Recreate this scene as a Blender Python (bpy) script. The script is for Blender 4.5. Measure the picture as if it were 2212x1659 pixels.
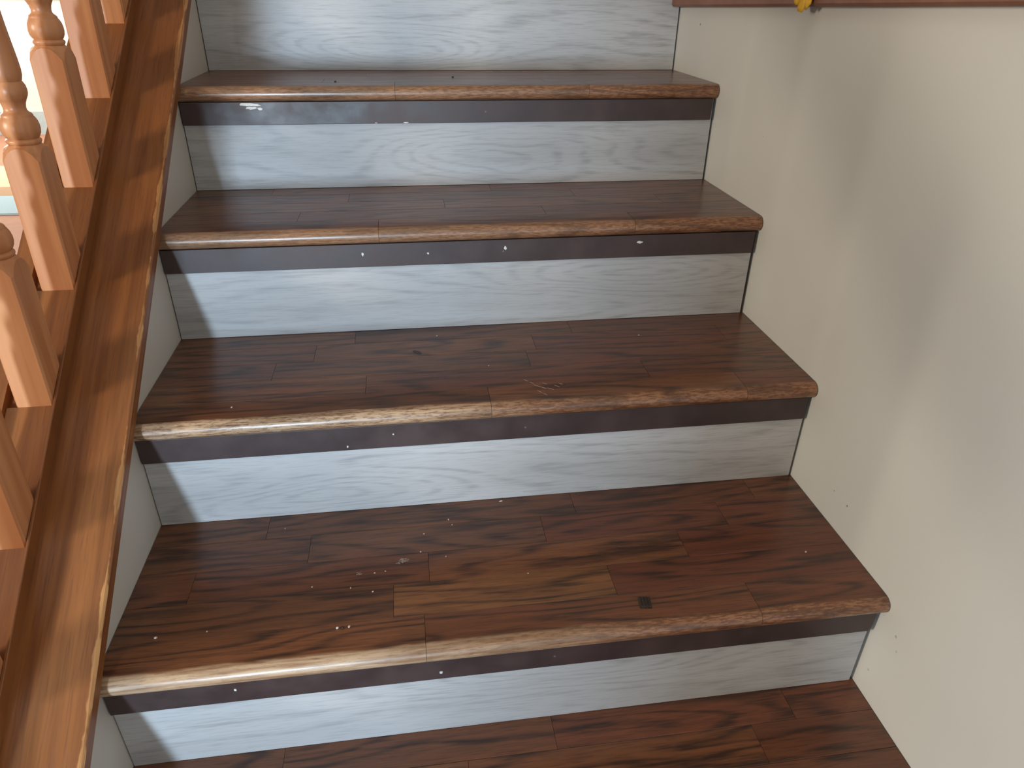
import bpy, bmesh, math, random
from mathutils import Vector, Matrix

random.seed(7)
scene = bpy.context.scene
for o in list(bpy.data.objects):
    bpy.data.objects.remove(o, do_unlink=True)
COL = scene.collection

# ------------------------------------------------------------------ camera
cam_data = bpy.data.cameras.new('camera')
cam = bpy.data.objects.new('camera', cam_data)
COL.objects.link(cam)
cam.location = (0.41534, -0.6467, 0.93126)
cam.rotation_euler = (1.05711, -0.01201, -0.14109)
cam_data.sensor_fit = 'HORIZONTAL'
cam_data.sensor_width = 36.0
cam_data.lens = 1527.186 / 2212.0 * 36.0
cam_data.clip_start = 0.02
cam_data.clip_end = 60
scene.camera = cam

# ------------------------------------------------------------------ world, lights, exposure
world = bpy.data.worlds.new('world')
scene.world = world
world.use_nodes = True
bg = world.node_tree.nodes['Background']
bg.inputs['Color'].default_value = (0.80, 0.88, 1.0, 1)
bg.inputs['Strength'].default_value = 0.6


def area(name, loc, rot, sx, sy, power, color):
    d = bpy.data.lights.new(name, 'AREA')
    d.shape = 'RECTANGLE'
    d.size, d.size_y = sx, sy
    d.energy = power
    d.color = color
    o = bpy.data.objects.new(name, d)
    COL.objects.link(o)
    o.location = loc
    o.rotation_euler = rot
    return o


P2 = math.pi / 2
# daylight through the narrow hall window behind the camera
area('hall_window_light', (-0.62, -3.98, 0.45), (P2, 0, 0), 0.20, 0.70, 153, (0.62, 0.82, 1.0))
# daylight through the two windows of the side room
area('side_window_light', (-3.48, -1.3, 1.36), (P2, 0, -P2), 0.62, 0.75, 112, (1.0, 0.88, 0.70))
area('far_window_light', (-3.48, 4.6, 1.25), (P2, 0, -P2), 1.6, 1.6, 90, (0.97, 1.0, 0.97))
# warm ceiling lamp in the hall
area('ceiling_lamp_light', (-0.7, -1.3, 2.82), (0, 0, 0), 0.45, 0.45, 4.5, (1.0, 0.86, 0.72))

scene.view_settings.view_transform = 'Standard'
scene.view_settings.look = 'None'
scene.view_settings.gamma = 1.0
scene.view_settings.use_curve_mapping = False
scene.view_settings.exposure = 0.12

# ------------------------------------------------------------------ numbers of the stair
W = 1.0505
RUN, RISE = 0.27534, 0.19
DY = [-0.0026, 0.0009, 0.0021, 0.0036, -0.0039]
DZ = [0.0036, -0.0026, -0.0027, 0.0, 0.0017]
YB = [RUN * k + DY[k] for k in range(5)]          # riser faces (back edge of tread k)
ZT = [RISE * k + DZ[k] for k in range(5)]         # tread tops
TH = 0.0273
FLOOR = -0.19


# ------------------------------------------------------------------ material helpers
def srgb(r, g, b):
    def f(c):
        c /= 255.0
        return c / 12.92 if c <= 0.04045 else ((c + 0.055) / 1.055) ** 2.4
    return (f(r), f(g), f(b), 1.0)


class NT:
    def __init__(self, name):
        self.m = bpy.data.materials.new(name)
        self.m.use_nodes = True
        self.t = self.m.node_tree
        self.b = self.t.nodes['Principled BSDF']

    def n(self, typ, **kw):
        nd = self.t.nodes.new(typ)
        for k, v in kw.items():
            setattr(nd, k, v)
        return nd

    def link(self, a, b):
        self.t.links.new(a, b)

    def _in(self, sock, v):
        if isinstance(v, (int, float)):
            sock.default_value = v
        elif isinstance(v, (tuple, list)):
            sock.default_value = v
        else:
            self.link(v, sock)

    def math(self, op, a, b=0.0, c=None, clamp=False):
        nd = self.n('ShaderNodeMath', operation=op, use_clamp=clamp)
        self._in(nd.inputs[0], a)
        self._in(nd.inputs[1], b)
        if c is not None:
            self._in(nd.inputs[2], c)
        return nd.outputs[0]

    def mix(self, f, a, b, blend='MIX'):
        nd = self.n('ShaderNodeMix', data_type='RGBA', blend_type=blend)
        self._in(nd.inputs[0], f)
        self._in(nd.inputs[6], a)
        self._in(nd.inputs[7], b)
        return nd.outputs[2]

    def smooth(self, v, lo, hi, a=0.0, b=1.0):
        nd = self.n('ShaderNodeMapRange', interpolation_type='SMOOTHSTEP')
        self._in(nd.inputs[0], v)
        nd.inputs[1].default_value = lo
        nd.inputs[2].default_value = hi
        nd.inputs[3].default_value = a
        nd.inputs[4].default_value = b
        return nd.outputs[0]

    def combine(self, x, y, z):
        nd = self.n('ShaderNodeCombineXYZ')
        self._in(nd.inputs[0], x)
        self._in(nd.inputs[1], y)
        self._in(nd.inputs[2], z)
        return nd.outputs[0]

    def sep(self, v):
        nd = self.n('ShaderNodeSeparateXYZ')
        self.link(v, nd.inputs[0])
        return nd.outputs

    def noise(self, vec, scale=1.0, detail=3.0, rough=0.5, dist=0.0):
        nd = self.n('ShaderNodeTexNoise')
        self.link(vec, nd.inputs['Vector'])
        nd.inputs['Scale'].default_value = scale
        nd.inputs['Detail'].default_value = detail
        nd.inputs['Roughness'].default_value = rough
        nd.inputs['Distortion'].default_value = dist
        return nd.outputs['Fac']

    def attr(self, name):
        nd = self.n('ShaderNodeAttribute', attribute_type='OBJECT', attribute_name=name)
        return nd.outputs['Fac']

    def uv(self):
        return self.n('ShaderNodeTexCoord').outputs['UV']

    def obj(self):
        return self.n('ShaderNodeTexCoord').outputs['Object']

    def bump(self, h, strength=0.2, dist=0.001):
        nd = self.n('ShaderNodeBump')
        nd.inputs['Strength'].default_value = strength
        nd.inputs['Distance'].default_value = dist
        self.link(h, nd.inputs['Height'])
        self.link(nd.outputs[0], self.b.inputs['Normal'])

    def base(self, c):
        self._in(self.b.inputs['Base Color'], c)

    def rough(self, r):
        self._in(self.b.inputs['Roughness'], r)


def grain(nt, u, v, seed, su=1.1, sv=9.0, rings=9.0, jit=0.35, loop=None):
    """cathedral ring lines (0..1, 1 = dark late wood), and fine pores"""
    vec = nt.combine(nt.math('MULTIPLY', u, su), nt.math('MULTIPLY', v, sv), nt.math('MULTIPLY', seed, 31.7))
    n1 = nt.noise(vec, 1.0, 2.0, 0.45)
    v2 = nt.combine(nt.math('MULTIPLY', u, 14.0), nt.math('MULTIPLY', v, 160.0), nt.math('MULTIPLY', seed, 11.3))
    n2 = nt.noise(v2, 1.0, 3.0, 0.6)
    ph = nt.math('ADD', nt.math('MULTIPLY', n1, rings), nt.math('MULTIPLY', n2, jit))
    if loop is not None:
        ph = nt.math('ADD', ph, loop)
    tri = nt.math('PINGPONG', ph, 0.5)
    line = nt.smooth(tri, 0.02, 0.30, 1.0, 0.0)
    v3 = nt.combine(nt.math('MULTIPLY', u, 22.0), nt.math('MULTIPLY', v, 520.0), nt.math('MULTIPLY', seed, 5.1))
    pores = nt.noise(v3, 1.0, 2.0, 0.6)
    return line, pores, n1, n2


def mat_tread():
    nt = NT('dark_oak')
    s = nt.sep(nt.uv())
    u, v = s[0], s[1]
    seed, tone = nt.attr('seed'), nt.attr('tone')
    line, pores, n1, n2 = grain(nt, u, v, seed, 1.5, 13.0, 10.0)
    tonec = nt.mix(tone, srgb(96, 57, 37), srgb(142, 94, 57))
    red = nt.mix(nt.attr('red'), tonec, srgb(114, 58, 40))
    big = nt.smooth(n2, 0.35, 0.7)
    c = nt.mix(nt.math('MULTIPLY', big, 0.35), red, srgb(58, 36, 28))
    c = nt.mix(nt.math('MULTIPLY', line, nt.smooth(n2, 0.25, 0.7, 0.25, 0.9)), c, srgb(44, 27, 21))
    c = nt.mix(nt.smooth(pores, 0.52, 0.68, 0.0, 0.45), c, srgb(48, 30, 24))
    # worn bullnose: finish rubbed off along the front edge (v > 0)
    ox = nt.sep(nt.obj())[0]
    w1 = nt.noise(nt.combine(nt.math('MULTIPLY', ox, 9.0), nt.math('MULTIPLY', v, 40.0), nt.attr('wearseed')), 1.0, 3.0, 0.6)
    edge = nt.smooth(nt.math('ADD', v, nt.math('MULTIPLY', nt.math('SUBTRACT', w1, 0.5), 0.018)), -0.003, 0.0025)
    fleckv = nt.combine(nt.math('MULTIPLY', ox, 75.0), nt.math('MULTIPLY', v, 420.0), nt.attr('wearseed'))
    fleck = nt.noise(fleckv, 1.0, 3.0, 0.65)
    along = nt.math('ADD', ox, nt.math('MULTIPLY', nt.math('SUBTRACT', w1, 0.5), 0.35))
    amt = nt.math('SUBTRACT', 1.0, nt.math('DIVIDE', nt.math('SUBTRACT', along, nt.attr('wear_from')), nt.attr('wear_len')), clamp=True)
    strong = nt.math('MULTIPLY', nt.math('MULTIPLY', edge, amt), nt.attr('wear'))
    streak = nt.noise(nt.combine(nt.math('MULTIPLY', ox, 11.0), nt.math('MULTIPLY', v, 190.0), nt.attr('wearseed')), 1.0, 4.0, 0.6)
    mild = nt.mix(nt.smooth(fleck, 0.40, 0.62), srgb(112, 72, 50), srgb(162, 116, 84))
    mild = nt.mix(nt.math('MULTIPLY', line, 0.55), mild, srgb(74, 46, 32))
    pale = nt.mix(nt.math('ADD', nt.smooth(fleck, 0.36, 0.54), nt.math('SUBTRACT', 1.0, nt.attr('fleck')), clamp=True), nt.mix(nt.smooth(streak, 0.42, 0.6), srgb(104, 74, 54), srgb(140, 104, 78)), nt.mix(nt.smooth(streak, 0.35, 0.62), srgb(150, 116, 88), srgb(194, 164, 134)))
    c = nt.mix(nt.math('MULTIPLY', edge, 0.85), c, mild)
    c = nt.mix(strong, c, pale)
    nt.base(c)
    nt.rough(nt.math('ADD', nt.smooth(pores, 0.4, 0.7, 0.30, 0.38), nt.math('MULTIPLY', strong, 0.06)))
    nt.b.inputs['Coat Weight'].default_value = 0.25
    nt.b.inputs['Coat Roughness'].default_value = 0.22
    h = nt.math('ADD', nt.math('MULTIPLY', pores, 0.35), nt.math('MULTIPLY', nt.math('MULTIPLY', fleck, edge), 0.8))
    nt.bump(h, 0.14, 0.0006)
    return nt.m


def mat_riser():
    nt = NT('grey_wood_plank')
    s = nt.sep(nt.uv())
    u, v = s[0], s[1]
    seed = nt.attr('seed')
    # nested cathedral loops around one heart per plank
    wob = nt.noise(nt.combine(nt.math('MULTIPLY', u, 5.0), nt.math('MULTIPLY', v, 22.0), seed), 1.0, 2.0, 0.5)
    du = nt.math('DIVIDE', nt.math('SUBTRACT', u, nt.attr('heart_u')), 0.20)
    dv = nt.math('DIVIDE', nt.math('ADD', nt.math('SUBTRACT', v, nt.attr('heart_v')), nt.math('MULTIPLY', nt.math('SUBTRACT', wob, 0.5), 0.022)), 0.030)
    r2 = nt.math('ADD', nt.math('MULTIPLY', du, du), nt.math('MULTIPLY', dv, dv))
    loop = nt.math('MULTIPLY', nt.math('EXPONENT', nt.math('MULTIPLY', r2, -0.6)), 6.5)
    line, pores, n1, n2 = grain(nt, u, v, seed, 1.3, 7.0, 12.0, 0.14, loop)
    c = nt.mix(nt.smooth(n1, 0.25, 0.75), srgb(171, 170, 171), srgb(195, 195, 197))
    c = nt.mix(nt.math('MULTIPLY', line, nt.smooth(n2, 0.35, 0.7, 0.04, 0.5)), c, srgb(132, 132, 134))
    c = nt.mix(nt.smooth(pores, 0.48, 0.7, 0.0, 0.35), c, srgb(140, 138, 136))
    nt.base(c)
    nt.rough(0.48)
    nt.bump(pores, 0.12, 0.0006)
    return nt.m


def mat_rail():
    nt = NT('amber_wood')
    s = nt.sep(nt.uv())
    u, v = s[0], s[1]
    seed = nt.attr('seed')
    vv = nt.combine(nt.math('MULTIPLY', u, 2.2), nt.math('MULTIPLY', v, 75.0), seed)
    n1 = nt.noise(vv, 1.0, 3.0, 0.55)
    v3 = nt.combine(nt.math('MULTIPLY', u, 18.0), nt.math('MULTIPLY', v, 420.0), seed)
    n2 = nt.noise(v3, 1.0, 2.0, 0.6)
    c = nt.mix(nt.smooth(n1, 0.3, 0.72), srgb(124, 74, 39), srgb(150, 94, 51))
    c = nt.mix(nt.smooth(n2, 0.5, 0.72, 0.0, 0.4), c, srgb(98, 56, 32))
    # rubbed edge: v runs from the edge, 'worn' property turns it on
    e = nt.noise(nt.combine(nt.math('MULTIPLY', u, 5.5), nt.math('MULTIPLY', v, 8.0), 3.3), 1.0, 5.0, 0.6)
    wid = nt.smooth(e, 0.36, 0.68, -0.0015, 0.0068)
    d = nt.math('SUBTRACT', wid, nt.math('ABSOLUTE', v))
    m = nt.math('MULTIPLY', nt.smooth(d, -0.0008, 0.0012), nt.attr('worn'))
    c = nt.mix(m, c, nt.mix(nt.smooth(n2, 0.35, 0.7), srgb(190, 138, 86), srgb(160, 108, 66)))
    nt.base(c)
    nt.rough(nt.smooth(n2, 0.4, 0.7, 0.36, 0.48))
    nt.bump(n2, 0.08, 0.0006)
    return nt.m


def mat_baluster():
    nt = NT('pale_amber_wood')
    o = nt.sep(nt.obj())
    vv = nt.combine(nt.math('MULTIPLY', o[0], 60.0), nt.math('MULTIPLY', o[1], 60.0),
                    nt.math('ADD', nt.math('MULTIPLY', o[2], 3.0), nt.math('MULTIPLY', nt.attr('seed'), 9.0)))
    n1 = nt.noise(vv, 1.0, 3.0, 0.5)
    c = nt.mix(nt.smooth(n1, 0.3, 0.7), srgb(188, 124, 82), srgb(210, 148, 104))
    nt.base(c)
    nt.rough(0.36)
    nt.bump(n1, 0.04, 0.0006)
    return nt.m


def mat_trim():
    nt = NT('dark_brown_trim')
    o = nt.obj()
    n1 = nt.noise(o, 14.0, 4.0, 0.6)
    n2 = nt.noise(o, 420.0, 2.0, 0.6)
    c = nt.mix(nt.smooth(n1, 0.35, 0.7), srgb(60, 46, 46), srgb(72, 56, 54))
    v = nt.n('ShaderNodeTexVoronoi')
    nt.link(o, v.inputs['Vector'])
    v.inputs['Scale'].default_value = 26.0
    spot = nt.math('MULTIPLY', nt.smooth(v.outputs['Distance'], 0.03, 0.07, 1.0, 0.0), nt.smooth(n1, 0.5, 0.6))
    c = nt.mix(nt.math('MULTIPLY', spot, 0.5), c, srgb(170, 160, 154))
    nt.base(c)
    nt.rough(nt.smooth(n1, 0.3, 0.7, 0.38, 0.5))
    nt.bump(n2, 0.12, 0.0004)
    return nt.m


def mat_wall(name, col, spots=()):
    nt = NT(name)
    o = nt.obj()
    n1 = nt.noise(o, 2.2, 3.0, 0.5)
    n2 = nt.noise(o, 260.0, 3.0, 0.55)
    c0 = srgb(*col)
    c1 = srgb(*[max(0, x - 6) for x in col])
    c = nt.mix(nt.smooth(n1, 0.3, 0.7), c0, c1)
    n3 = nt.noise(o, 40.0, 3.0, 0.7)
    for (p, rad, dark) in spots:
        sub = nt.n('ShaderNodeVectorMath', operation='DISTANCE')
        nt.link(o, sub.inputs[0])
        sub.inputs[1].default_value = p
        d = nt.math('ADD', sub.outputs['Value'], nt.math('MULTIPLY', nt.math('SUBTRACT', n3, 0.5), rad * 1.5))
        c = nt.mix(nt.smooth(d, rad * 0.4, rad, dark, 0.0), c, srgb(70, 66, 60))
    nt.base(c)
    nt.rough(0.55)
    nt.bump(n2, 0.06, 0.0006)
    return nt.m


def mat_plain(name, col, rough=0.5, var=8, scale=60.0):
    nt = NT(name)
    n1 = nt.noise(nt.obj(), scale, 3.0, 0.6)
    c = nt.mix(nt.smooth(n1, 0.3, 0.7), srgb(*col), srgb(*[max(0, x - var) for x in col]))
    nt.base(c)
    nt.rough(rough)
    return nt.m


M_TREAD = mat_tread()
M_RISER = mat_riser()
M_RAIL = mat_rail()
M_BAL = mat_baluster()
M_TRIM = mat_trim()
M_WALLR = mat_wall('painted_wall', (208, 207, 203), [
    ((1.0505, 0.967, 0.863), 0.0042, 0.75), ((1.0505, 0.1216, 0.2437), 0.0030, 0.75), ((1.0505, 0.1589, 0.2441), 0.0018, 0.55),
    ((1.0505, 0.60, 0.70), 0.0016, 0.4), ((1.0505, -0.045, 0.147), 0.0030, 0.4), ((1.0505, -0.055, 0.128), 0.0024, 0.3), ((1.0505, -0.022, 0.050), 0.0026, 0.35)])
M_WALLL = mat_wall('painted_side_wall', (206, 200, 192))
M_ROOM = mat_wall('cream_wall', (236, 232, 216))
M_HALL = mat_wall('hall_wall_paint', (150, 142, 130))
M_CEIL = mat_wall('ceiling_paint', (170, 164, 154))
M_GREY = mat_plain('grey_skirting', (186, 198, 194), 0.5)
M_BOARD = mat_plain('brown_board', (136, 94, 76), 0.45, 14, 18.0)
M_FLOOR = mat_plain('orange_floor', (212, 146, 112), 0.5, 10, 8.0)
M_HFLOOR = mat_plain('dark_hall_floor', (78, 54, 42), 0.45, 10, 12.0)
M_WHITE = mat_plain('white_paint', (222, 222, 220), 0.6, 16, 300.0)
M_CRUMB = mat_plain('crumb', (214, 190, 172), 0.7, 30, 600.0)
M_DARK = mat_plain('dark_chip', (52, 38, 32), 0.35, 14, 300.0)
M_LINT = mat_plain('lint', (186, 168, 156), 0.9, 20, 600.0)
M_YEL = mat_plain('yellow_petal', (238, 186, 52), 0.55, 26, 60.0)
M_ORANGE = mat_plain('orange_petal', (206, 112, 40), 0.55, 26, 60.0)
M_CREAM = mat_plain('rug_cream', (236, 214, 176), 0.9, 10, 200.0)
M_TAN = mat_plain('rug_tan', (208, 164, 126), 0.9, 10, 200.0)
M_CYAN = mat_plain('rug_pale_blue', (198, 218, 222), 0.9, 10, 200.0)
M_SUB = mat_plain('gap_backing', (92, 92, 92), 0.8, 10, 40.0)


# ------------------------------------------------------------------ mesh helpers
def link(o, parent=None):
    COL.objects.link(o)
    if parent is not None:
        o.parent = parent
    return o


def mesh_obj(name, verts, faces, mat, parent=None, uvs=None, smooth=False, loc=None):
    me = bpy.data.meshes.new(name)
    me.from_pydata([tuple(v) for v in verts], [], faces)
    if uvs is not None:
        ul = me.uv_layers.new(name='UVMap')
        for li, l in enumerate(me.loops):
            ul.data[li].uv = uvs[li] if isinstance(uvs, list) else uvs(l.vertex_index)
    me.materials.append(mat)
    if smooth:
        for p in me.polygons:
            p.use_smooth = True
    bm = bmesh.new()
    bm.from_mesh(me)
    bmesh.ops.recalc_face_normals(bm, faces=bm.faces)
    bm.to_mesh(me)
    bm.free()
    me.update()
    o = bpy.data.objects.new(name, me)
    if loc is not None:
        o.location = loc
    return link(o, parent)


def empty(name, loc, label=None, cat=None, group=None):
    o = bpy.data.objects.new(name, None)
    o.empty_display_size = 0.05
    COL.objects.link(o)
    o.location = loc
    if label:
        tag(o, label, cat, group)
    return o


def tag(o, label, cat, group=None):
    o['label'] = label
    o['category'] = cat
    if group:
        o['group'] = group
    return o


def struct(o):
    o['kind'] = 'structure'
    return o


def box_mesh(x0, x1, y0, y1, z0, z1):
    v = [(x0, y0, z0), (x1, y0, z0), (x1, y1, z0), (x0, y1, z0), (x0, y0, z1), (x1, y0, z1), (x1, y1, z1), (x0, y1, z1)]
    f = [(0, 3, 2, 1), (4, 5, 6, 7), (0, 1, 5, 4), (1, 2, 6, 5), (2, 3, 7, 6), (3, 0, 4, 7)]
    return v, f


def box(name, x0, x1, y0, y1, z0, z1, mat, parent=None, bevel=0.0):
    v, f = box_mesh(x0, x1, y0, y1, z0, z1)
    # uv: u along the longest side, v along the next
    d = [x1 - x0, y1 - y0, z1 - z0]
    ax = sorted(range(3), key=lambda i: -d[i])
    o = mesh_obj(name, v, f, mat, parent, uvs=lambda i: (v[i][ax[0]], v[i][ax[1]]))
    if bevel:
        m = o.modifiers.new('bevel', 'BEVEL')
        m.width = bevel
        m.segments = 2
    return o


def extrude_x(name, prof, x0, x1, mat, parent, vs=None, cut=0.0, smooth_from=None):
    """closed profile [(y,z)] extruded along x, uv = (x, arc length vs)"""
    n = len(prof)
    verts = [(x0, y, z) for y, z in prof] + [(x1, y, z) for y, z in prof]
    faces = [tuple(range(n))[::-1], tuple(range(n, 2 * n))]
    for i in range(n):
        j = (i + 1) % n
        faces.append((i, j, n + j, n + i))
    vv = vs if vs is not None else [p[0] for p in prof]
    o = mesh_obj(name, verts, faces, mat, parent, uvs=lambda i: (verts[i][0], vv[i % n]))
    if smooth_from is not None:
        for p in o.data.polygons:
            if len(p.vertices) == 4:
                p.use_smooth = True
        try:
            o.data.set_sharp_from_angle(angle=math.radians(40))
        except Exception:
            pass
    return o


# ================================================================== SETTING
# right wall (face at x = W)
struct(box('wall_right', W, W + 0.12, -4.2, 2.6, FLOOR, 2.9, M_WALLR))
# low wall under the railing, face at x = 0, sloping top
CS = 0.6853                     # slope of the capping


def zcap(y):
    return 0.2228 + CS * y


kx0, kx1 = -0.172, 0.0
ky0, ky1 = -0.56, 1.75
kv = []
for x in (kx0, kx1):
    kv += [(x, ky0, FLOOR), (x, ky1, FLOOR), (x, ky1, zcap(ky1) - 0.021), (x, ky0, zcap(ky0) - 0.021)]
kf = [(0, 1, 2, 3), (7, 6, 5, 4), (0, 4, 5, 1), (1, 5, 6, 2), (2, 6, 7, 3), (3, 7, 4, 0)]
struct(mesh_obj('wall_left', kv, kf, M_WALLL))
# floor of hall and side room, upper landing
struct(box('floor', -3.5, W, -4.2, 2.2, FLOOR - 0.1, FLOOR, M_HFLOOR))
struct(box('floor_side_room', -3.5, W, 2.2, 6.2, FLOOR - 0.1, FLOOR, M_FLOOR))
struct(box('ceiling', -3.5, W + 0.12, -4.2, 6.2, 2.9, 3.0, M_CEIL))
struct(box('wall_back', -3.5, -0.172, 5.96, 6.1, FLOOR, 2.9, M_ROOM))
struct(box('baseboard_back', -3.5, -0.172, 5.94, 5.96, FLOOR, -0.015, M_GREY))
struct(box('trim_1', -3.5, -0.172, 5.93, 5.96, 0.79, 0.86, M_GREY))
# upper floor behind the flight
struct(box('wall_top', 0.0, W, 2.2, 2.3, FLOOR, 2.9, M_WALLL))
# side wall with window opening
wl = struct(empty('wall_side', (-3.5, 0, 0)))
for a in ((-0.1, 0.0, -4.2, -1.63, FLOOR, 2.9), (-0.1, 0.0, -0.97, 3.8, FLOOR, 2.9), (-0.1, 0.0, 5.4, 6.2, FLOOR, 2.9),
          (-0.1, 0.0, -1.63, -0.97, FLOOR, 0.98), (-0.1, 0.0, -1.63, -0.97, 1.74, 2.9),
          (-0.1, 0.0, 3.8, 5.4, FLOOR, 0.44), (-0.1, 0.0, 3.8, 5.4, 2.06, 2.9)):
    box('panel', *a, M_HALL, wl)
# front wall of the hall with the narrow window, and an added unseen post that shades the right side of the stair
wf = struct(empty('wall_front', (0, -4.0, 0)))
for a in ((-3.5, -0.73, -0.12, 0.0, FLOOR, 2.9), (-0.51, W, -0.12, 0.0, FLOOR, 2.9),
          (-0.73, -0.51, -0.12, 0.0, FLOOR, 0.09), (-0.73, -0.51, -0.12, 0.0, 0.81, 2.9)):
    box('panel', *a, M_HALL, wf)
struct(box('added_shade_post', -0.25, -0.11, -2.86, -2.74, FLOOR, 2.9, M_HALL))

# board along the right wall (bottom edge at the top of the picture)
bv = []
for yy, zz in ((1.100, 0.8927), (-0.7, 0.9395)):
    for x, dz in ((W, 0.0), (W - 0.018, 0.0), (W - 0.022, 0.004), (W - 0.022, 0.095), (W - 0.018, 0.10), (W, 0.10)):
        bv.append((x, yy, zz + dz))
bf = [tuple(range(6)), tuple(range(11, 5, -1))] + [(i, (i + 1) % 6, 6 + (i + 1) % 6, 6 + i) for i in range(6)]
o = mesh_obj('trim_2', bv, bf, M_BOARD)
struct(o)

# ================================================================== STAIR
STEPNAME = ['lowest', 'second', 'third', 'fourth', 'topmost']


def bullnose(y_back, y_c, th, r, seg=9):
    """profile of the front stave: top flat from y_back to y_c, half round, bottom back. v = 0 where the round starts"""
    pts, vs = [(y_back, 0.0)], [-(y_back - y_c)]
    for i in range(seg + 1):
        a = P2 + math.pi * i / seg
        pts.append((y_c + r * math.cos(a), -r + r * math.sin(a)))
        vs.append(r * math.pi * i / seg)
    pts.append((y_back, -th))
    vs.append(r * math.pi + (y_back - y_c))
    return pts, vs


def flat_prof(y0, y1, th, yc):
    b = 0.0005
    pts = [(y1, -b), (y1 - b, 0.0), (y0 + b, 0.0), (y0, -b), (y0, -th), (y1, -th)]
    vs = [-(p[0] - yc) for p in pts]
    return pts, vs


# stave joints (x) of every row, front row first
JOINTS = {
    0: [[0.30, 0.76], [0.52, 0.95], [0.24, 0.63], [0.45, 0.86], [0.20, 0.575, 0.93]],
    1: [[0.4025, 0.86], [0.361, 0.672], [0.080, 0.412, 0.80], [0.2356, 0.5934, 0.888], [0.167, 0.653, 0.960]],
    2: [[0.52, 0.93], [0.33, 0.788], [0.180, 0.60], [0.24, 0.62, 0.97], [0.305, 0.697]],
    3: [[0.36, 0.81], [0.22, 0.66], [0.48, 0.90], [0.30, 0.74], [0.15, 0.58]],
    4: [[0.40, 0.78], [0.26, 0.70], [0.52, 0.92], [0.34], [0.62]],
}
WEAR = {0: (0.5, 0.2, 0.8), 1: (1.0, 0.33, 0.40), 2: (1.0, 0.40, 0.25), 3: (0.30, 0.25, 0.7), 4: (0.28, 0.25, 0.8)}
TONES = {(1, 0): [0.75, 0.55, 0.35], (1, 1): [0.35, 0.85, 0.15], (1, 2): [0.5, 0.45, 0.75, 0.2], (1, 3): [0.45, 0.4, 0.3, 0.4],
         (1, 4): [0.55, 0.3, 0.25, 0.5]}
TREADS = {}
TREAD_LABEL = {
    0: 'bottom stair tread cut off by the lower picture edge, dark oak staves',
    1: 'deepest-looking dark oak tread with crumbs and a dark chip, second from below',
    2: 'dark oak tread with the palest rubbed front edge and a white scuff, third from below',
    3: 'dark oak tread fourth from below, glossy with an evenly brown nosing',
    4: 'uppermost dark oak tread, seen as a thin strip under the top grey riser',
}
for k in range(5):
    yf = YB[k - 1] if k > 0 else YB[0] - RUN
    t = empty('stair_tread', (0, yf, ZT[k]), TREAD_LABEL[k], 'stair tread', 'dark oak stair treads')
    TREADS[k] = t
    depth = YB[k] - yf
    r = TH / 2
    yc = -0.0003 - {1: 0.004, 2: 0.002}.get(k, 0.0)
    rows = 5
    fr = 0.045
    edges = [fr + (depth + 0.008 - fr) * i / (rows - 1) for i in range(rows)]
    xl, xr = 0.0012, W - 0.0018
    for row in range(rows):
        js = [xl] + JOINTS[k][row] + [xr]
        for i in range(len(js) - 1):
            x0, x1 = js[i] + (0.00025 if i else 0), js[i + 1] - (0.00025 if i < len(js) - 2 else 0)
            if row == 0:
                pr, vs = bullnose(fr - 0.0002, yc, TH, r)
                o = extrude_x('stave', pr, x0, x1, M_TREAD, t, vs, smooth_from=1)
            else:
                pr, vs = flat_prof(edges[row - 1] + 0.0002, edges[row] - 0.0002, TH, yc)
                o = extrude_x('stave', pr, x0, x1, M_TREAD, t, vs)
            tl = TONES.get((k, row))
            tn = tl[i] if tl and i < len(tl) else random.uniform(0.15, 0.7)
            o['tone'] = tn
            o['red'] = random.uniform(0.0, 0.5) + (0.25 if x0 > 0.5 else 0)
            o['seed'] = random.uniform(0, 10)
            w = WEAR[k]
            o['wearseed'], o['fleck'] = float(k * 3.7), (0.9 if k == 2 else 0.35)
            o['wear'], o['wear_from'], o['wear_len'] = float(w[0]), float(w[1]), float(w[2])
    

RISER_LABEL = {
    1: 'lowest grey wood-look riser panel, half hidden by the bottom picture edge',
    2: 'grey wood-look riser panel behind the tread with the crumbs',
    3: 'grey wood-look riser panel behind the tread with the palest nosing, looped grain at right',
    4: 'grey wood-look riser panel directly below the uppermost tread and its strip',
    5: 'topmost grey wood-look riser panel, cut off by the top picture edge',
}
TRIM_LABEL = {
    1: 'lowest dark brown strip under a nosing, right end cut slanted at the wall',
    2: 'dark brown strip under the palest rubbed nosing, second from below',
    3: 'dark brown strip with white nicks under the third nosing from below',
    4: 'topmost dark brown strip with a white paint splotch near its left end',
}
RGAP = {1: 0.007, 2: 0.005, 3: 0.007, 4: 0.005, 5: 0.004}
HEART = {1: (0.62, 0.105), 2: (0.25, 0.030), 3: (0.80, 0.092), 4: (0.60, 0.062), 5: (0.40, 0.040)}
RS = {1: 3.1, 2: 1.4, 3: 7.7, 4: 5.2, 5: 2.3}
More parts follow.
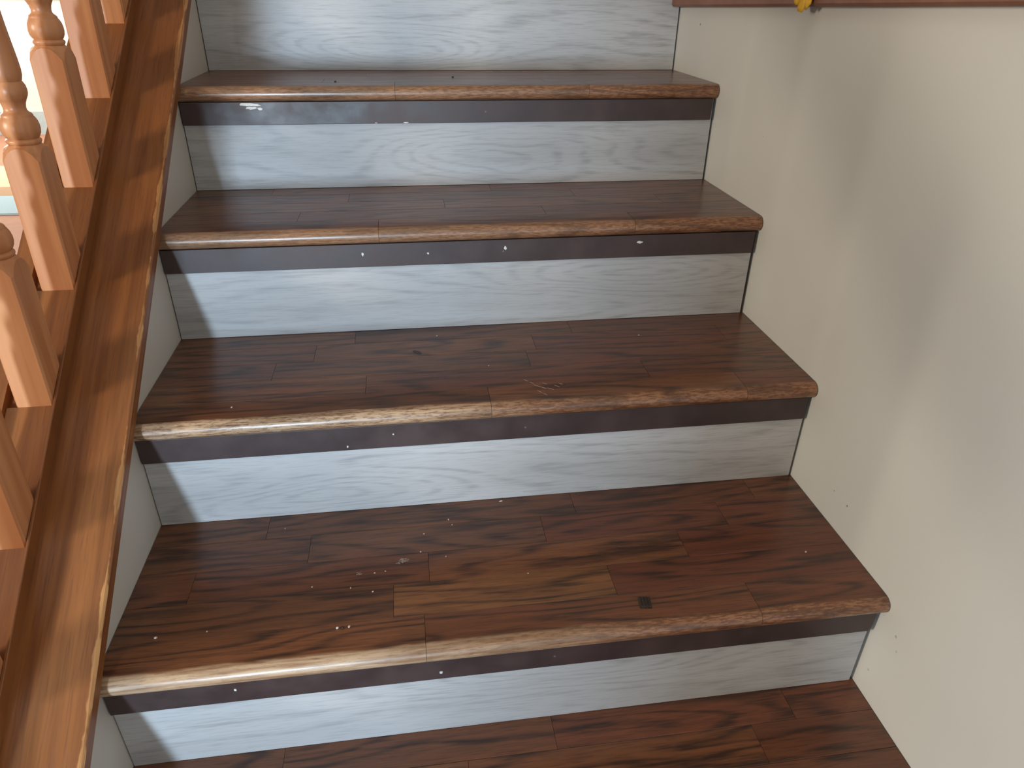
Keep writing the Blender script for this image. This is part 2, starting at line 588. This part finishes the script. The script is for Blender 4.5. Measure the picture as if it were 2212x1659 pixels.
for k in range(1, 6):
    y = YB[k - 1]
    z0 = ZT[k - 1]
    z1 = ZT[k] - TH if k < 5 else z0 + RISE - TH
    v, f = box_mesh(0.002, W - RGAP[k], 0.0, 0.006, 0.0006, z1 - z0 - 0.0003)
    o = mesh_obj('riser_panel', v, f, M_RISER, None, uvs=lambda i: (v[i][0], v[i][2]), loc=(0, y, z0))
    o['seed'] = RS[k]
    o['heart_u'], o['heart_v'] = HEART[k]
    tag(o, RISER_LABEL[k], 'stair riser', 'grey wood-look riser panels')
    # old riser board behind the panel
    struct(box('trim_%d' % (k + 2), 0.0, W, y + 0.007, y + 0.02, z0 - 0.02, z1 + 0.0 - 0.0004, M_SUB))
    if k < 5:
        zt = ZT[k] - TH
        xa, xb, ch = 0.002, W - 0.0075, (0.004 if k == 1 else 0.0015)
        h, d = 0.041, 0.0062
        if k == 1:
            prof = [(xa, 0), (xb + 0.0015, 0), (xb - 0.0005, -h + ch * 1.6), (xb - ch, -h), (xa, -h)]
        else:
            prof = [(xa, 0), (xb, 0), (xb - 0.0015, -h + ch), (xb - 0.0015 - ch, -h), (xa, -h)]
        n = len(prof)
        tv = [(x, -d, z) for x, z in prof] + [(x, -0.0002, z) for x, z in prof]
        tf = [tuple(range(n)), tuple(range(2 * n - 1, n - 1, -1))] + [(i, n + i, n + (i + 1) % n, (i + 1) % n) for i in range(n)]
        o = mesh_obj('trim_strip', tv, tf, M_TRIM, None, loc=(0, y, zt - 0.0003))
        m = o.modifiers.new('bevel', 'BEVEL')
        m.width = 0.0008
        m.segments = 2
        tag(o, TRIM_LABEL[k], 'trim strip', 'dark brown strips under the nosings')
        TREADS[('trim', k)] = o

# board closing the front of the bottom tread
struct(box('trim_8', 0.0, W, YB[0] - RUN + 0.007, YB[0] - RUN + 0.02, FLOOR, ZT[0] - TH - 0.0004, M_SUB))

# landing behind the top riser
struct(box('floor_landing', 0.0, W, YB[4] + 0.0, 2.2, ZT[4] + RISE - TH, ZT[4] + RISE, M_HFLOOR))

# white paint marks on the strips (flat blobs, parts of the strip)


def blob(name, parent, x, z, w, h, mat, n=14, jag=0.25, y=-0.0062, t=0.0006):
    rnd = random.Random(int(x * 1e4) + int(w * 1e5))
    ring = []
    for i in range(n):
        a = 2 * math.pi * i / n
        q = 1 + rnd.uniform(-jag, jag)
        ring.append((x + w / 2 * q * math.cos(a), z + h / 2 * q * math.sin(a)))
    v = [(px, y + 0.0003, pz) for px, pz in ring] + [(x + (px - x) * 0.8, y - t, z + (pz - z) * 0.8) for px, pz in ring]
    f = [tuple(range(n, 2 * n))] + [(i, (i + 1) % n, n + (i + 1) % n, n + i) for i in range(n)]
    return mesh_obj(name, v, f, mat, parent)


for k, lst in {4: [(0.128, -0.0045, 0.042, 0.0065), (0.131, -0.0105, 0.022, 0.006), (0.146, -0.012, 0.010, 0.006),
                   (0.418, -0.0395, 0.010, 0.002), (0.36, -0.0395, 0.006, 0.0015)],
               3: [(0.330, -0.018, 0.004, 0.007), (0.578, -0.015, 0.005, 0.008), (0.823, -0.013, 0.012, 0.005), (0.442, -0.020, 0.004, 0.004)],
               2: [(0.37, -0.017, 0.003, 0.003), (0.30, -0.034, 0.003, 0.004)],
               1: [(0.158, -0.018, 0.004, 0.004), (0.42, -0.028, 0.005, 0.005)]}.items():
    for x, z, w, h in lst:
        blob('paint_mark', TREADS[('trim', k)], x, z, w, h, M_WHITE)['label'] = 'white paint mark'

# ================================================================== RAILING
rail = empty('stair_railing', (0, 0, 0), 'orange-brown wooden railing with turned balusters on a sloping cap at left', 'railing')
L = math.hypot(1, CS)


def sloped(name, prof, y0, y1, mat, parent, vv=None):
    """profile [(x, dz above the cap top)] swept along the slope"""
    n = len(prof)
    verts = [(x, y0, zcap(y0) + dz) for x, dz in prof] + [(x, y1, zcap(y1) + dz) for x, dz in prof]
    faces = [tuple(range(n)), tuple(range(2 * n - 1, n - 1, -1))] + [(i, n + i, n + (i + 1) % n, (i + 1) % n) for i in range(n)]
    w = vv or [p[0] for p in prof]
    o = mesh_obj(name, verts, faces, mat, parent, uvs=lambda i: (verts[i][1] * L, w[i % n]))
    return o


CX = 0.012
cap = sloped('cap_board', [(CX, -0.022), (CX, -0.003), (CX - 0.003, 0.0), (-0.187, 0.0), (-0.187, -0.022)], -0.58, 1.75, M_RAIL, rail,
             [0.03, 0.003, 0.0, -0.196, -0.22])
cap['seed'] = 1.7
cap['worn'] = 1.0
SX0, SX1 = -0.0805, -0.150
SH = 0.024                      # height of the shoe rail
shoe = sloped('shoe_rail', [(SX0, 0.0002), (SX0, SH - 0.001), (SX0 - 0.001, SH), (SX0 - 0.0032, SH), (SX0 - 0.0032, 0.006),
                            (SX1 + 0.0032, 0.006), (SX1 + 0.0032, SH), (SX1, SH), (SX1, 0.0002)], -0.57, 1.72, M_RAIL, rail)
shoe['seed'] = 4.1
shoe['worn'] = 0.0

BY = [-0.2185, -0.0575, 0.1035, 0.2657, 0.4229, 0.5860, 0.7508, 0.9088, 1.0700]
BW = 0.048
BXR = -0.0858
BXC = BXR - BW / 2


def zfil(y):
    return zcap(y) + SH - 0.009


def block_mesh():
    """square foot with softened corners, sloped underside and turned shoulder; origin on axis at front bottom level"""
    hw = BW / 2
    per = []
    c = 0.0025
    m = 7
    def side(p, q):
        return [(p[0] + (q[0] - p[0]) * i / m, p[1] + (q[1] - p[1]) * i / m) for i in range(m + 1)]
    cs = [(-hw + c, -hw), (hw - c, -hw), (hw, -hw + c), (hw, hw - c), (hw - c, hw), (-hw + c, hw), (-hw, hw - c), (-hw, -hw + c)]
    for i in range(0, 8, 2):
        per += side(cs[i], cs[i + 1])
    n = len(per)
    def ztop(r):
        q = min(1.0, max(0.0, (r - hw) / (hw * 0.414)))
        return 0.203 - 0.021 * q ** 1.3
    v = [(x, y, CS * (y + hw) - 0.003) for x, y in per]
    v += [(x, y, ztop(math.hypot(x, y))) for x, y in per]
    rings = [(0.90, 0.2045), (0.84, 0.2060)]
    for i, (s_, z) in enumerate(rings):
        for x, y in per:
            r = math.hypot(x, y)
            rr = hw * s_ * 0.99
            v.append((x / r * rr, y / r * rr, z))
    f = [tuple(range(n))[::-1]]
    for k_ in range(3):
        for i in range(n):
            j = (i + 1) % n
            f.append((k_ * n + i, k_ * n + j, (k_ + 1) * n + j, (k_ + 1) * n + i))
    f.append(tuple(range(3 * n, 4 * n)))
    return v, f


def lathe(prof, seg=28):
    v, f = [], []
    for r, z in prof:
        for i in range(seg):
            a = 2 * math.pi * i / seg
            v.append((r * math.cos(a), r * math.sin(a), z))
    for k_ in range(len(prof) - 1):
        for i in range(seg):
            j = (i + 1) % seg
            f.append((k_ * seg + i, k_ * seg + j, (k_ + 1) * seg + j, (k_ + 1) * seg + i))
    f.append(tuple(range(seg))[::-1])
    f.append(tuple(range((len(prof) - 1) * seg, len(prof) * seg)))
    return v, f


SHAFT = [(0.0190, 0.2055), (0.0205, 0.2070), (0.0216, 0.2090), (0.0216, 0.2115), (0.0200, 0.2130), (0.0190, 0.2138),
         (0.0205, 0.2150), (0.0228, 0.2195), (0.0238, 0.2250), (0.0237, 0.2300), (0.0226, 0.2355), (0.0205, 0.2400),
         (0.0190, 0.2418), (0.0192, 0.2430), (0.0180, 0.2450), (0.0155, 0.2468), (0.0150, 0.2474), (0.0138, 0.2490), (0.0134, 0.2525),
         (0.0145, 0.2580), (0.0165, 0.2625), (0.0170, 0.2630), (0.0176, 0.2645), (0.0190, 0.2670), (0.0201, 0.2710), (0.0203, 0.2750),
         (0.0196, 0.2800), (0.0178, 0.2840), (0.0168, 0.2856), (0.0176, 0.2875), (0.0190, 0.2930), (0.0194, 0.3000), (0.0188, 0.3120),
         (0.0176, 0.3260), (0.0162, 0.3420), (0.0148, 0.3620), (0.0136, 0.3900), (0.0126, 0.4300), (0.0120, 0.4900), (0.0124, 0.5600),
         (0.0135, 0.6000), (0.0170, 0.6300), (0.0130, 0.6500), (0.0180, 0.6700), (0.0180, 0.7600)]
bvx, bfx = block_mesh()
svx, sfx = lathe(SHAFT)
block_me = shaft_me = None
for i, y in enumerate(BY):
    b = bpy.data.objects.new('baluster', None)
    b.empty_display_size = 0.03
    link(b, rail)
    b.location = (BXC, y + BW / 2, zfil(y))
    b.rotation_euler = (0, math.radians(1.6), 0)
    if block_me is None:
        o1 = mesh_obj('base_block', bvx, bfx, M_BAL, b)
        o2 = mesh_obj('turned_shaft', svx, sfx, M_BAL, b, smooth=True)
        o2.data.set_sharp_from_angle(angle=math.radians(50))
        block_me, shaft_me = o1.data, o2.data
    else:
        o1 = link(bpy.data.objects.new('base_block', block_me), b)
        o2 = link(bpy.data.objects.new('turned_shaft', shaft_me), b)
    o1['seed'] = float(i)
    o2['seed'] = float(i)
# fillets between the balusters
for i in range(len(BY) - 1):
    y0, y1 = BY[i] + BW, BY[i + 1]
    fl = sloped('fillet', [(SX0 - 0.0036, 0.0062), (SX0 - 0.0036, SH - 0.009), (SX1 + 0.0036, SH - 0.009), (SX1 + 0.0036, 0.0062)], y0, y1, M_RAIL, rail)
    fl['seed'] = float(i) + 0.5
    fl['worn'] = 0.0
# handrail above (out of the picture)
hr = sloped('handrail', [(-0.085, 0.75), (-0.075, 0.775), (-0.085, 0.80), (-0.115, 0.812), (-0.145, 0.80), (-0.153, 0.775), (-0.143, 0.75)], -0.45, 1.6, M_RAIL, rail)
hr['seed'] = 9.0
hr['worn'] = 0.0

# ================================================================== SMALL THINGS
Z1, Z2, Z3, Z4 = ZT[1], ZT[2], ZT[3], ZT[4]


def pebble(name, x, y, z, sx, sy, sz, mat, seed=0):
    bm = bmesh.new()
    bmesh.ops.create_icosphere(bm, subdivisions=1, radius=0.5)
    rnd = random.Random(seed)
    for v in bm.verts:
        q = 1 + rnd.uniform(-0.22, 0.22)
        v.co = Vector((v.co.x * sx * q, v.co.y * sy * q, max(v.co.z * q, -0.42) * sz))
    zmin = min(v.co.z for v in bm.verts)
    for v in bm.verts:
        v.co.z -= zmin
    me = bpy.data.meshes.new(name)
    bm.to_mesh(me)
    bm.free()
    me.materials.append(mat)
    o = bpy.data.objects.new(name, me)
    o.location = (x, y, z)
    o.rotation_euler = (0, 0, rnd.uniform(0, 3))
    return link(o)


# grain-shaped crumb near the back of the second tread
g = pebble('crumb', 0.5353, 0.268, Z1 + 0.0001, 0.0060, 0.0024, 0.0022, M_WHITE, 3)
g.rotation_euler = (0, 0, 0.1)
tag(g, 'white rice-shaped crumb by the riser at the back of the crumb-strewn tread', 'crumb')
crumbs = [(0.4070, 0.2040, .0028), (0.4010, 0.1645, .0030), (0.3340, 0.1290, .0028), (0.3010, 0.1040, .0026), (0.0560, 0.0480, .0040),
          (0.3320, 0.0930, .0030), (0.1190, 0.0500, .0026), (0.1930, 0.2440, .0024), (0.2470, 0.1130, .0024), (0.4470, 0.2330, .0030),
          (0.4520, 0.2200, .0024), (0.5540, 0.1000, .0024), (0.4380, 0.1500, .0022), (0.3490, 0.1310, .0022), (0.9790, 0.0900, .0036)]
ORD = ['leftmost', 'second from the left', 'third from the left', 'fourth from the left', 'fifth from the left', 'sixth from the left',
       'seventh from the left', 'middle one by count', 'seventh from the right', 'sixth from the right', 'fifth from the right',
       'fourth from the right', 'third from the right', 'second from the right', 'alone by the wall']
for i, (x, y, d) in enumerate(sorted(crumbs)):
    c = pebble('crumb', x, y, Z1 + 0.0001, d * 1.15, d * 0.85, d * 0.6, M_CRUMB, 20 + i)
    tag(c, 'tiny pale crumb on the tread with the lint, ' + ORD[i], 'crumb', 'pale crumbs on the second tread')
# crumb pair beside a dark bit near the front
for i, (dx, m) in enumerate(((-0.0065, M_WHITE), (0.0, M_DARK), (0.0085, M_CRUMB))):
    c = pebble('crumb', 0.2944 + dx, 0.0335, Z1 + 0.0001, .0052 if i == 1 else .0038, .0050 if i == 1 else .0034, .003, m, 60 + i)
    tag(c, ['white crumb touching the left of a black bit near the worn nosing',
            'small black bit between two pale crumbs near the worn nosing',
            'pale crumb touching the right of a black bit near the worn nosing'][i], 'crumb')
for i, (x, y, z, d) in enumerate(((0.45, 0.515, Z2, .003), (0.135, 0.303, Z2, .004), (0.53, 0.39, Z2, .0026), (0.815, 0.475, Z2, .004))):
    c = pebble('crumb', x, y, z + 0.0001, d, d * .8, d * .5, M_CRUMB, 80 + i)
    tag(c, 'tiny pale crumb on the tread with the palest nosing, ' + ['left by the riser', 'near the railing', 'above the scuff', 'far right'][i], 'crumb', 'pale crumbs on the third tread')
for i, (x, y) in enumerate(((0.285, 0.885), (0.520, 0.955))):
    c = pebble('crumb', x, y, Z4 + 0.0001, .006, .005, .003, M_DARK, 90 + i)
    tag(c, ['dark crumb on the uppermost tread, the one nearer the railing', 'dark crumb on the uppermost tread, in the middle against the riser'][i], 'crumb')

# scuff strokes and a dark bruise on the third tread (flat marks, parts of the tread)
def stroke(name, parent, x, y, ln, wd, ang, mat):
    n = 10
    v = []
    for h in (0.0001, 0.00035):
        for i in range(n):
            a = 2 * math.pi * i / n
            px, py = ln / 2 * math.cos(a), wd / 2 * math.sin(a)
            v.append((x + px * math.cos(ang) - py * math.sin(ang), y + px * math.sin(ang) + py * math.cos(ang), h))
    f = [tuple(range(n, 2 * n))] + [(i, (i + 1) % n, n + (i + 1) % n, n + i) for i in range(n)]
    return mesh_obj(name, v, f, mat, parent)


M_SCUFF = mat_plain('pale_scuff', (186, 158, 146), 0.7, 30, 900.0)
M_BRUISE = mat_plain('dark_bruise', (58, 34, 28), 0.4, 8, 200.0)
for i, (x, y, ln, wd, ang) in enumerate(((0.584, 0.057, .010, .0010, -.9), (0.592, 0.048, .008, .0009, -.8), (0.598, 0.038, .012, .0012, -.7), (0.607, 0.031, .014, .0018, -.7),
                                         (0.618, 0.026, .012, .0014, -.6), (0.630, 0.033, .010, .0008, -.7), (0.637, 0.040, .008, .0008, -.7), (0.600, 0.019, .011, .0010, -.9),
                                         (0.607, 0.010, .008, .0012, -.8), (0.612, 0.044, .009, .0008, -.7))):
    stroke('scuff_mark', TREADS[2], x, y, ln, wd, ang, M_SCUFF)['label'] = 'pale scuff stroke'
stroke('bruise_mark', TREADS[2], 0.413, 0.178, .020, .009, -.75, M_BRUISE)['label'] = 'dark bruise in the finish'
# ribbed dark chip
cv, cf = [], []
nrib = 4
prof = []
cw, cl = 0.0165, 0.0195
for i in range(nrib * 4 + 1):
    q = i / (nrib * 4)
    prof.append((-cw / 2 + cw * q, 0.0022 + 0.0009 * abs(math.sin(q * math.pi * nrib)) - 0.0012 * (2 * q - 1) ** 2))
n = len(prof)
for yy in (-cl / 2, -cl / 2 + 0.002, cl / 2 - 0.002, cl / 2):
    e = 0.6 if abs(yy) > cl / 2 - 0.001 else 1.0
    cv += [(x, yy + 0.0006 * math.sin(x * 900), z * e) for x, z in prof] + [(x, yy, 0.0) for x, z in prof]
for s_ in range(3):
    a, b2 = s_ * 2 * n, (s_ + 1) * 2 * n
    for i in range(n - 1):
        cf.append((a + i, a + i + 1, b2 + i + 1, b2 + i))
        cf.append((a + n + i, b2 + n + i, b2 + n + i + 1, a + n + i + 1))
    cf.append((a, b2, b2 + n, a + n))
    cf.append((a + n - 1, a + 2 * n - 1, b2 + 2 * n - 1, b2 + n - 1))
for i in range(n - 1):
    cf.append((i, n + i, n + i + 1, i + 1))
    a = 6 * n
    cf.append((a + i, a + i + 1, a + n + i + 1, a + n + i))
chip = mesh_obj('ribbed_chip', cv, cf, M_DARK, None, loc=(0.7058, 0.0241, Z1 + 0.0002))
chip.rotation_euler = (0, 0, -0.12)
tag(chip, 'small ribbed dark brown chip lying near the right front of a tread', 'chip')


def lint(name, x, y, z, sx, sy, n, seed):
    rnd = random.Random(seed)
    v, f = [], []
    rad = 0.00022
    for _ in range(n):
        p = Vector((rnd.uniform(-.4, .4) * sx, rnd.uniform(-.4, .4) * sy, 0.0006))
        a = rnd.uniform(0, 6.28)
        pts = []
        for q in range(9):
            pts.append(p.copy())
            a += rnd.uniform(-0.9, 0.9)
            p = p + Vector((math.cos(a) * sx * 0.09, math.sin(a) * sy * 0.13, rnd.uniform(-.0004, .0005)))
            p.z = min(0.003, max(0.0004, p.z))
            if abs(p.x) > sx * 0.5 or abs(p.y) > sy * 0.5:
                a += 2.6
        base = len(v)
        for q, c in enumerate(pts):
            d = (pts[min(q + 1, 8)] - pts[max(q - 1, 0)]).normalized()
            s1 = d.cross(Vector((0, 0, 1)))
            s1 = s1.normalized() if s1.length > 1e-6 else Vector((1, 0, 0))
            s2 = d.cross(s1)
            for k_ in range(3):
                t_ = 2 * math.pi * k_ / 3
                v.append(c + s1 * rad * math.cos(t_) + s2 * rad * math.sin(t_))
        for q in range(8):
            for k_ in range(3):
                i0, i1 = base + q * 3 + k_, base + q * 3 + (k_ + 1) % 3
                f.append((i0, i1, i1 + 3, i0 + 3))
    return mesh_obj(name, v, f, M_LINT, None, loc=(x, y, z))


tag(lint('lint_tuft', 0.3742, 0.1481, Z1, 0.018, 0.008, 16, 5), 'tangled pale lint tuft on the crumb-strewn tread', 'lint')
tag(lint('lint_tuft', 0.312, 0.131, Z1, 0.008, 0.004, 7, 9), 'smaller wisp of pale lint left of the tangled tuft', 'lint')

# yellow flower-like ornament hooked on the wall board
fl = empty('yellow_ornament', (W - 0.0235, 0.4975, 0.934), 'yellow petalled ornament on the brown wall board at the top edge', 'ornament')


def petal(a, ln, wd, mat, lift):
    v, f = [], []
    m = 6
    for i in range(m + 1):
        q = i / m
        w = wd * (0.35 + 0.65 * math.sin(min(1.0, q * 1.15) * P2)) * (1.0 if q < 0.85 else 1.0 - (q - 0.85) * 2.2)
        for s_ in (-1, -0.4, 0.4, 1):
            yy, zz = s_ * w / 2, -q * ln
            xx = -0.002 - lift * q + 0.0015 * abs(s_)
            ca, sa = math.cos(a), math.sin(a)
            v.append((xx, yy * ca - zz * sa, yy * sa + zz * ca))
    for i in range(m):
        for j in range(3):
            f.append((i * 4 + j, i * 4 + j + 1, i * 4 + j + 5, i * 4 + j + 4))
    o = mesh_obj('petal', v, f, mat, fl, smooth=True)
    md = o.modifiers.new('solid', 'SOLIDIFY')
    md.thickness = 0.0014
    return o


for i in range(8):
    petal(i * math.pi / 4 + 0.12, 0.033 if i != 1 else 0.031, 0.021, M_YEL if i % 4 != 2 else M_ORANGE, 0.004)
v, f = lathe([(0.002, 0.0), (0.009, 0.001), (0.0095, 0.004), (0.006, 0.007), (0.001, 0.008)], 14)
v = [(-z - 0.003, x, y) for x, y, z in v]
mesh_obj('centre', v, f, M_ORANGE, fl, smooth=True)

# pale striped rug beyond the railing
rug = empty('striped_rug', (-2.1, 4.1, FLOOR), 'pale striped rug on the floor of the room beyond the railing', 'rug')
for a, m in (((4.09, 4.69), M_CREAM), ((3.87, 4.09), M_TAN), ((3.49, 3.87), M_CYAN)):
    box('stripe', -1.9, 1.4, a[0] - 4.1, a[1] - 4.1, 0.001, 0.012, m, rug)
